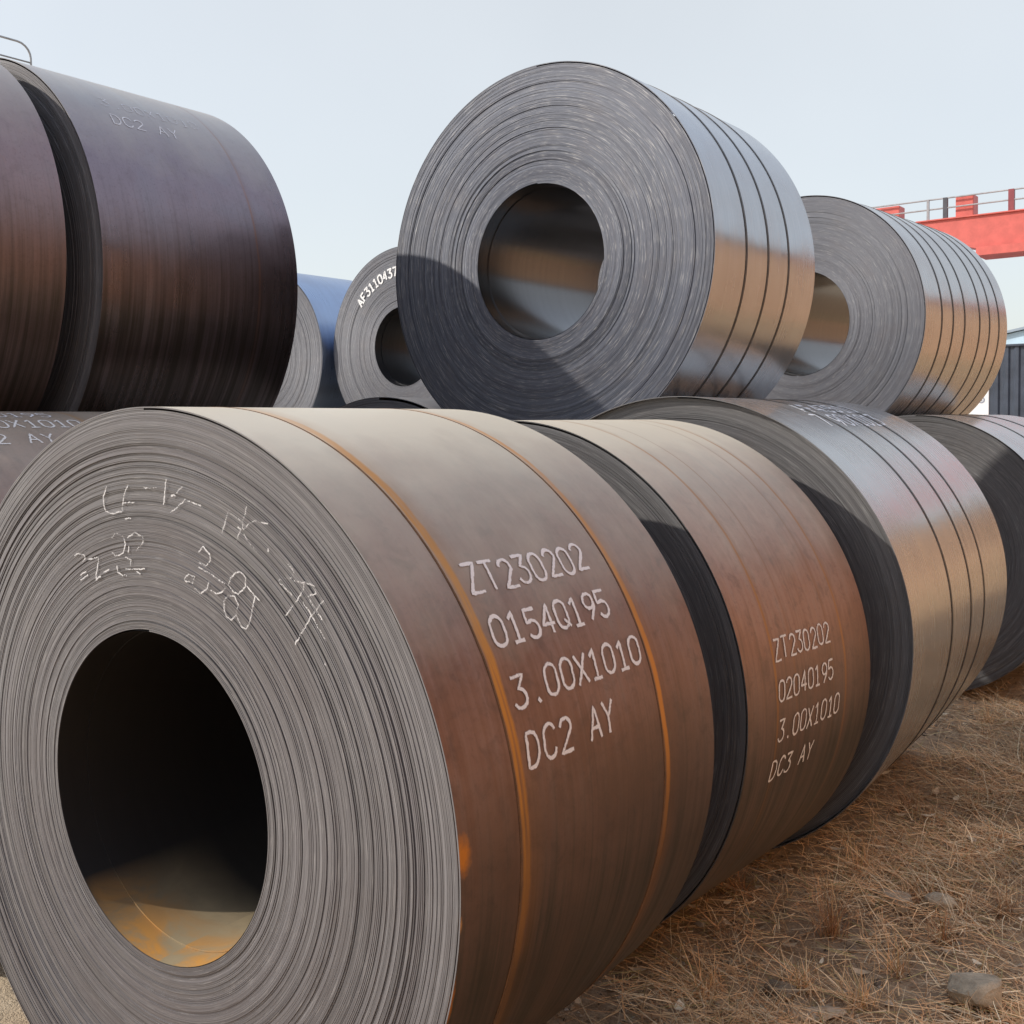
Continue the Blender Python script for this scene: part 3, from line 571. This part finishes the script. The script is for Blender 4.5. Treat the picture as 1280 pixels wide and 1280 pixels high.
w0 = corrugated('wall', xl, 22, YW, 0, zt, 0.42, 0.07, M_SHED, sh, og)
box_obj('shell', (0, 0.05, 0), (41, 9, zt - 0.05), M_SHED, sh); box_obj('wall_cap', (-0.1, -0.14, zt + 0.002), (41.1, 9.1, zt + 0.09), M_SHED, sh)
YP = 82.0; za = float(on_plane_y((1256, 418.5), YP)[2]); xa = float(on_plane_y((1256, 418.5), YP)[0]); zb = float(on_plane_y((1280, 413), YP)[2]); xb = float(on_plane_y((1280, 413), YP)[0])
wh = thing('warehouse', 'pale blue corrugated warehouse with a low pitched roof behind the dark shed', 'building', (xa, YP, 0)); sl = (zb - za) / (xb - xa); ridge = 16.0
V = [(-8, 0, 0), (40, 0, 0), (40, 0, za + sl * (-8)), (ridge, 0, za + sl * ridge), (-8, 0, za - 8 * sl)]; V = V + [(p[0], 30, p[2]) for p in V]
mesh_obj('shell', V, [(0, 1, 2, 3, 4), (9, 8, 7, 6, 5), (0, 5, 6, 1), (1, 6, 7, 2), (4, 9, 5, 0)], M_PALE, wh)
VR = [(-8.4, -0.35, za - 8.4 * sl), (ridge, -0.35, za + sl * ridge), (40.4, -0.35, za - 8.4 * sl)]; VR = VR + [(p[0], 30.3, p[2]) for p in VR]; VR = [(p[0], p[1], p[2] + 0.05) for p in VR] + [(p[0], p[1], p[2] + 0.22) for p in VR]
mesh_obj('roof', VR, [(6, 7, 10, 9), (7, 8, 11, 10), (0, 3, 4, 1), (1, 4, 5, 2), (0, 1, 7, 6), (1, 2, 8, 7), (3, 9, 10, 4), (4, 10, 11, 5), (0, 6, 9, 3), (2, 5, 11, 8)], M_ROOF, wh)
corrugated('cladding', xa - 7.9, xa + 39.9, YP - 0.06, 0, za - 8 * sl - 0.02, 0.9, 0.08, M_PALE, wh, (xa, YP))
M_TERRA = mat_simple('tan_sheet', (0.46, 0.295, 0.19), 0.6, 0.0, 0.15, 0.8, 0.1, (0.36, 0.22, 0.14))
XT = 5.3; tw = thing('yard_shed', 'tan corrugated shed across the aisle, facing the coil stack', 'shed', (XT, 8, 0), math.radians(90))
corrugated('wall', -30, 30, 0.0, 0.0, 4.7, 0.3, 0.04, M_TERRA, tw, (0, 0)).rotation_euler = (0, 0, math.pi)
box_obj('shell', (-30, -8, 0), (30, -0.02, 4.68), M_TERRA, tw); box_obj('roof', (-30.3, -8.3, 4.703), (30.3, 0.35, 4.8), M_ROOF, tw)
YB = 30.0; e1 = on_plane_y((1236, 484), YB); e2 = on_plane_y((1236, 514), YB); bxr = float(e1[0]); bzt = float(e1[2])
M_WHITE = mat_simple('white_board_paint', (0.78, 0.78, 0.80), 0.6, 0, 0.06, 6); M_EMB = mat_simple('grey_emblem_paint', (0.25, 0.27, 0.34), 0.6, 0, 0.1, 9)
bd = thing('sign_board', 'white board with a round grey emblem standing in front of the dark shed', 'sign', (bxr - 1.0, YB, 0))
box_obj('panel', (-1.0, 0, bzt - 1.7), (1.0, 0.05, bzt), M_WHITE, bd, 0.01)
for s in (-0.85, 0.85): box_obj('post', (s - 0.05, 0.052, 0), (s + 0.05, 0.15, bzt - 0.05), M_RAIL, bd)
ec = on_plane_y((1226.5, 500), YB - 0.01); ex, ez = float(ec[0]) - (bxr - 1.0), float(ec[2]); V, F = [], []
for r in (0.085, 0.055):
    for k in range(24): V += [(ex + r * math.cos(k * math.pi / 12), -0.006, ez + r * math.sin(k * math.pi / 12))]
for k in range(24): F.append((k, (k + 1) % 24, 24 + (k + 1) % 24, 24 + k))
n0 = len(V); V += [(ex - .03, -.006, ez - .03), (ex + .03, -.006, ez - .03), (ex + .012, -.006, ez + .035), (ex - .012, -.006, ez + .035)]; F.append((n0, n0 + 1, n0 + 2, n0 + 3))
mesh_obj('emblem', V, F, M_EMB, bd)

# ------------------------------------------------------------------ dry grass, stalks, litter, stones
def blades(n, xs, ys, length, width, lean, seg, seed, palette, pw, rootz=0.0, curl=0.6):
    rg = np.random.default_rng(seed); x, y = xs, ys; n = len(x); L = rg.uniform(*length, n); w = rg.uniform(*width, n); az = rg.uniform(0, 2 * np.pi, n)
    el = np.radians(rg.normal(lean[0], lean[1], n)).clip(0.02, 1.5); z = ground_z(x, y) + rootz * rg.random(n)
    d = np.stack([np.cos(az), np.sin(az)], -1); per = np.stack([-np.sin(az), np.cos(az)], -1)
    side = rg.normal(0, 0.25, n); cur = rg.normal(0, curl, n); cols = np.asarray(palette)[rg.choice(len(palette), n, p=pw)] * rg.uniform(0.65, 1.25, (n, 1)) * np.clip(1.0 + 1.6 * fbm(x * 2.1 + 3, y * 2.1 + 70, 3), 0.65, 1.2)[:, None]
    Vs, k_ = [], seg + 1; px, py, pz = x.copy(), y.copy(), z.copy(); e = el.copy(); a = az.copy()
    for k in range(k_):
        f = k / seg; ww = w * (1 - 0.75 * f) * 0.5; pr = np.stack([-np.sin(a), np.cos(a)], -1)
        zz = np.maximum(pz, ground_z(px, py) + 0.002 + rootz * 0.3)
        Vs.append(np.stack([px + pr[:, 0] * ww, py + pr[:, 1] * ww, zz], -1)); Vs.append(np.stack([px - pr[:, 0] * ww, py - pr[:, 1] * ww, zz + ww * 0.6], -1))
        st = L / seg; px = px + np.cos(a) * np.cos(e) * st; py = py + np.sin(a) * np.cos(e) * st; pz = pz + np.sin(e) * st; e = e - np.abs(cur) * 0.5 * (el > 0.5) ; a = a + side / seg + rg.normal(0, 0.12, n)
    V = np.stack(Vs, 1).reshape(-1, 3); m = 2 * k_; b0 = np.arange(n) * m
    Q = np.concatenate([np.stack([b0 + 2 * k, b0 + 2 * k + 1, b0 + 2 * k + 3, b0 + 2 * k + 2], -1) for k in range(seg)])
    return V, Q, np.concatenate([np.repeat(cols, m, 0), np.ones((n * m, 1))], 1)
def merge(parts):
    V, Q, Cc, o = [], [], [], 0
    for v, q, c in parts: V.append(v); Q.append(q + o); Cc.append(c); o += len(v)
    return np.concatenate(V), np.concatenate(Q), np.concatenate(Cc)
t = NT('dry_straw'); a = t.n.new('ShaderNodeAttribute'); a.attribute_name = 'tint'
GRASS = t.set(Base_Color=a.outputs['Color'], Roughness=0.75)
PAL = [(0.84, 0.54, 0.28), (0.72, 0.40, 0.19), (0.92, 0.69, 0.42), (0.50, 0.28, 0.13), (0.38, 0.30, 0.12), (0.60, 0.43, 0.27)]; PW = [.3, .25, .15, .12, .10, .08]
def keep(x, y, dens, thr=0.5):
    """patchy cover: thinner right against the coils"""
    c = fbm(x * 1.3 + 40, y * 1.3 + 9, 4) + 0.5; k = np.clip((x - 0.18) / 0.65, 0.10, 1.0)
    return np.random.default_rng(int(dens * 100)).random(len(x)) < k * np.clip((c - 0.36) * 4.0, 0.10, 1)
def scatter(n, x0, x1, y0, y1, seed, dens=1.0, power=1.0):
    rg = np.random.default_rng(seed); x = rg.uniform(x0, x1, n); y = y0 + (y1 - y0) * rg.random(n) ** power
    k = keep(x, y, dens); return x[k], y[k]
parts = []
x, y = scatter(80000, 0.12, 2.0, 2.0, 9.5, 1, 1.1, 1.5); parts.append(blades(0, x, y, (0.05, 0.20), (0.0016, 0.0048), (5, 9), 3, 2, PAL, PW, 0.03))
x, y = scatter(26000, 0.15, 2.0, 2.0, 9.5, 3, 1.2, 1.4); parts.append(blades(0, x, y, (0.03, 0.11), (0.0012, 0.0026), (38, 22), 3, 4, PAL, PW, 0.0))
x, y = scatter(9000, 2.0, 7.0, 0.5, 12, 5, 1.3); parts.append(blades(0, x, y, (0.06, 0.24), (0.003, 0.006), (15, 18), 2, 6, PAL, PW, 0.02))
x, y = scatter(16000, 0.2, 6.0, 9.0, 26, 7, 1.4, 1.3); parts.append(blades(0, x, y, (0.08, 0.3), (0.004, 0.009), (20, 20), 2, 8, PAL, PW, 0.02))
x, y = scatter(5000, 0.25, 2.0, 2.0, 8.5, 9, 1.5, 1.3); parts.append(blades(0, x, y, (0.10, 0.30), (0.0016, 0.0030), (16, 20), 4, 10, [(0.86, 0.70, 0.46), (0.80, 0.58, 0.34), (0.72, 0.48, 0.30)], [.4, .35, .25], 0.03))
V, Q, Cc = merge(parts); go = np_mesh_obj('dry_grass', V, Q, GRASS, colattr=Cc); tag(go, 'matted dry straw grass covering the soil beside the coils', 'grass'); go['kind'] = 'stuff'
def tuft(q, n, h, lean, seed, label, red=0):
    p = on_ground(q); rg = np.random.default_rng(seed); x = p[0] + rg.normal(0, 0.02, n); y = p[1] + rg.normal(0, 0.02, n)
    pal = PAL if not red else [(0.52, 0.27, 0.12), (0.45, 0.22, 0.10), (0.55, 0.38, 0.2), (0.34, 0.16, 0.08), (0.3, 0.2, 0.1), (0.4, 0.3, 0.2)]
    V, Q, Cc = blades(n, x, y, (h * 0.45, h), (0.0016, 0.0034), lean, 4, seed + 1, pal, PW, 0, 0.35)
    V[:, 0] -= p[0]; V[:, 1] -= p[1]; V[:, 2] -= 0
    o = np_mesh_obj('grass_tuft', V, Q, GRASS, colattr=Cc, loc=(p[0], p[1], 0)); return tag(o, label, 'grass tuft', 'dry grass tufts beside the coils')
tuft((1040, 1165), 130, 0.24, (66, 16), 31, 'tallest upright tuft of reddish dry grass, beside the broken rock slabs', 1)
tuft((925, 1112), 60, 0.13, (45, 22), 33, 'low orange dry tuft against the foot of the DC3 AY coil', 1)
for k, q in enumerate([(1075, 1255), (1150, 1130), (1075, 1085), (1215, 1010), (1180, 1180), (1000, 1230), (1120, 1215), (1255, 1150), (880, 1250), (1235, 905), (1130, 1010)]):
    tuft(q, 80, 0.14 if k % 2 else 0.18, (48, 24), 50 + 3 * k, 'small loose tuft of pale dry grass on the soil', k % 3 == 1)

def rock(name, q, size, seed, col, label, rot=0.0, sink=0.25, group=None, cat='stone'):
    rg = np.random.default_rng(seed); import bmesh
    bm = bmesh.new(); bmesh.ops.create_icosphere(bm, subdivisions=4, radius=1.0); dirs = rg.normal(0, 1, (14, 3)); dirs /= np.linalg.norm(dirs, axis=1)[:, None]; cut = rg.uniform(0.55, 0.9, 14)
    for v in bm.verts:
        p = np.array(v.co); m = 1.0
        for d, c in zip(dirs, cut):
            s = p @ d
            if s > c: m = min(m, c / s)
        p = p * m; h = math.sin(p[0] * 9 + seed) * math.sin(p[1] * 11) * math.sin(p[2] * 8 + 1) * 0.03 + rg.normal(0, 0.006)
        v.co = Vector(p * (1 + h)) * 1.0
        v.co = Vector((v.co.x * size[0], v.co.y * size[1], v.co.z * size[2]))
    me = bpy.data.meshes.new(name); bm.to_mesh(me); bm.free(); o = bpy.data.objects.new(name, me); COL.objects.link(o); me.materials.append(col)
    p = on_ground(q); o.location = (p[0], p[1], float(ground_z(p[0], p[1])) + size[2] * (0.8 - sink)); o.rotation_euler = (0, 0, rot); return tag(o, label, cat, group)
R_G = mat_simple('grey_limestone', (0.50, 0.40, 0.28), 0.9, 0, 0.3, 22, 0.7, (0.22, 0.19, 0.15)); R_B = mat_simple('brown_fieldstone', (0.25, 0.19, 0.13), 0.9, 0, 0.3, 26, 0.7, (0.14, 0.10, 0.07)); R_P = mat_simple('pale_slab_stone', (0.52, 0.40, 0.28), 0.9, 0, 0.25, 20, 0.6, (0.25, 0.19, 0.13))
rock('stone', (1219, 1256), (0.10, 0.07, 0.062), 3, R_G, 'pale grey lumpy stone lying in the straw', 0.5, 0.02)
rock('stone', (1172, 1137), (0.062, 0.05, 0.032), 5, R_G, 'flat grey stone beside a broken pale slab in the straw', 0.9, 0.1)
rock('stone', (1118, 1126), (0.085, 0.05, 0.026), 8, R_P, 'broken pale tan slab of rock in the straw', -0.3, 0.1)
rock('stone', (975, 1240), (0.055, 0.045, 0.032), 11, R_B, 'brown rounded stone in front of the coil marked 01540195', 0.2, 0.4)
rock('stone', (1018, 1266), (0.095, 0.028, 0.02), 14, R_P, 'long narrow pale stone half buried in straw', 0.75, 0.3)
for k, (q, s) in enumerate([((800, 1212), .018), ((826, 1195), .026), ((868, 1187), .022), ((915, 1203), .024), ((843, 1238), .02), ((936, 1142), .022), ((905, 1262), .03), ((968, 1100), .02), ((880, 1150), .018), ((1062, 1240), .02), ((790, 1262), .022)]):
    rock('pebble', q, (s, s * .75, s * .5), 60 + k, (R_P, R_B, R_G)[k % 3], 'small loose pebble on the bare soil along the coils', k, 0.2, 'pebbles along the coils', 'pebble')
# dead leaves and husks lying flat
rg = np.random.default_rng(77); n = 420; x = 0.25 + 1.5 * rg.random(n) ** 1.5; y = 2.0 + 6.0 * rg.random(n) ** 1.3; a = rg.uniform(0, 6.28, n); L = rg.uniform(0.012, 0.034, n); w = L * rg.uniform(0.25, 0.55, n); z = ground_z(x, y) + rg.uniform(0.012, 0.03, n); tl = rg.normal(0, 0.35, n)
Vs = []
for f, ww, lift in ((-1, 0.1, 0.25), (-0.3, 1, 0.0), (0.4, 0.9, 0.0), (1, 0.1, 0.35)):
    for sg in (-1, 1):
        Vs.append(np.stack([x + np.cos(a) * L * f - np.sin(a) * w * ww * sg, y + np.sin(a) * L * f + np.cos(a) * w * ww * sg, z + L * lift * 0.6 + sg * tl * w * ww * 0.6 + L * f * tl * 0.3], -1))
V = np.stack(Vs, 1).reshape(-1, 3); b0 = np.arange(n) * 8; Q = np.concatenate([np.stack([b0 + 2 * k, b0 + 2 * k + 1, b0 + 2 * k + 3, b0 + 2 * k + 2], -1) for k in range(3)])
pal = np.array([(0.72, 0.52, 0.33), (0.55, 0.36, 0.20), (0.80, 0.66, 0.47), (0.36, 0.22, 0.12)]); cc = np.repeat(pal[rg.integers(0, 4, n)] * rg.uniform(0.7, 1.15, (n, 1)), 8, 0)
dl_ = np_mesh_obj('leaf_litter', V, Q, GRASS, colattr=np.concatenate([cc, np.ones((len(cc), 1))], 1)); tag(dl_, 'dead leaves and husks scattered through the straw', 'leaf litter'); dl_['kind'] = 'stuff'
# fine gravel and litter
rg = np.random.default_rng(91); n = 5200; x = rg.uniform(0.1, 1.9, n) ; x = 0.1 + 1.8 * rg.random(n) ** 1.6; y = rg.uniform(1.9, 8.5, n); s = rg.uniform(0.002, 0.009, n) * np.where(rg.random(n) < 0.06, 2.2, 1.0); z = ground_z(x, y) + s * 0.35
oc = np.array([(1, 0, 0), (-1, 0, 0), (0, 1, 0), (0, -1, 0), (0, 0, .7), (0, 0, -.7)]); tri = np.array([(0, 2, 4), (2, 1, 4), (1, 3, 4), (3, 0, 4), (2, 0, 5), (1, 2, 5), (3, 1, 5), (0, 3, 5)])
ang = rg.uniform(0, 6.28, n); P = oc[None] * s[:, None, None] * rg.uniform(0.6, 1.4, (n, 6, 1)); ca, sa = np.cos(ang)[:, None], np.sin(ang)[:, None]
V = np.stack([P[..., 0] * ca - P[..., 1] * sa + x[:, None], P[..., 0] * sa + P[..., 1] * ca + y[:, None], P[..., 2] + z[:, None]], -1).reshape(-1, 3); Q = (tri[None] + (np.arange(n) * 6)[:, None, None]).reshape(-1, 3)
pal = np.array([(0.34, 0.28, 0.21), (0.24, 0.18, 0.12), (0.42, 0.36, 0.29), (0.16, 0.12, 0.085)]); cc = np.repeat(pal[rg.integers(0, 4, n)] * rg.uniform(0.7, 1.2, (n, 1)), 6, 0)
gr = np_mesh_obj('gravel', V, Q, GRASS, colattr=np.concatenate([cc, np.ones((len(cc), 1))], 1)); tag(gr, 'fine gravel and crumbs scattered over the bare soil', 'gravel'); gr['kind'] = 'stuff'
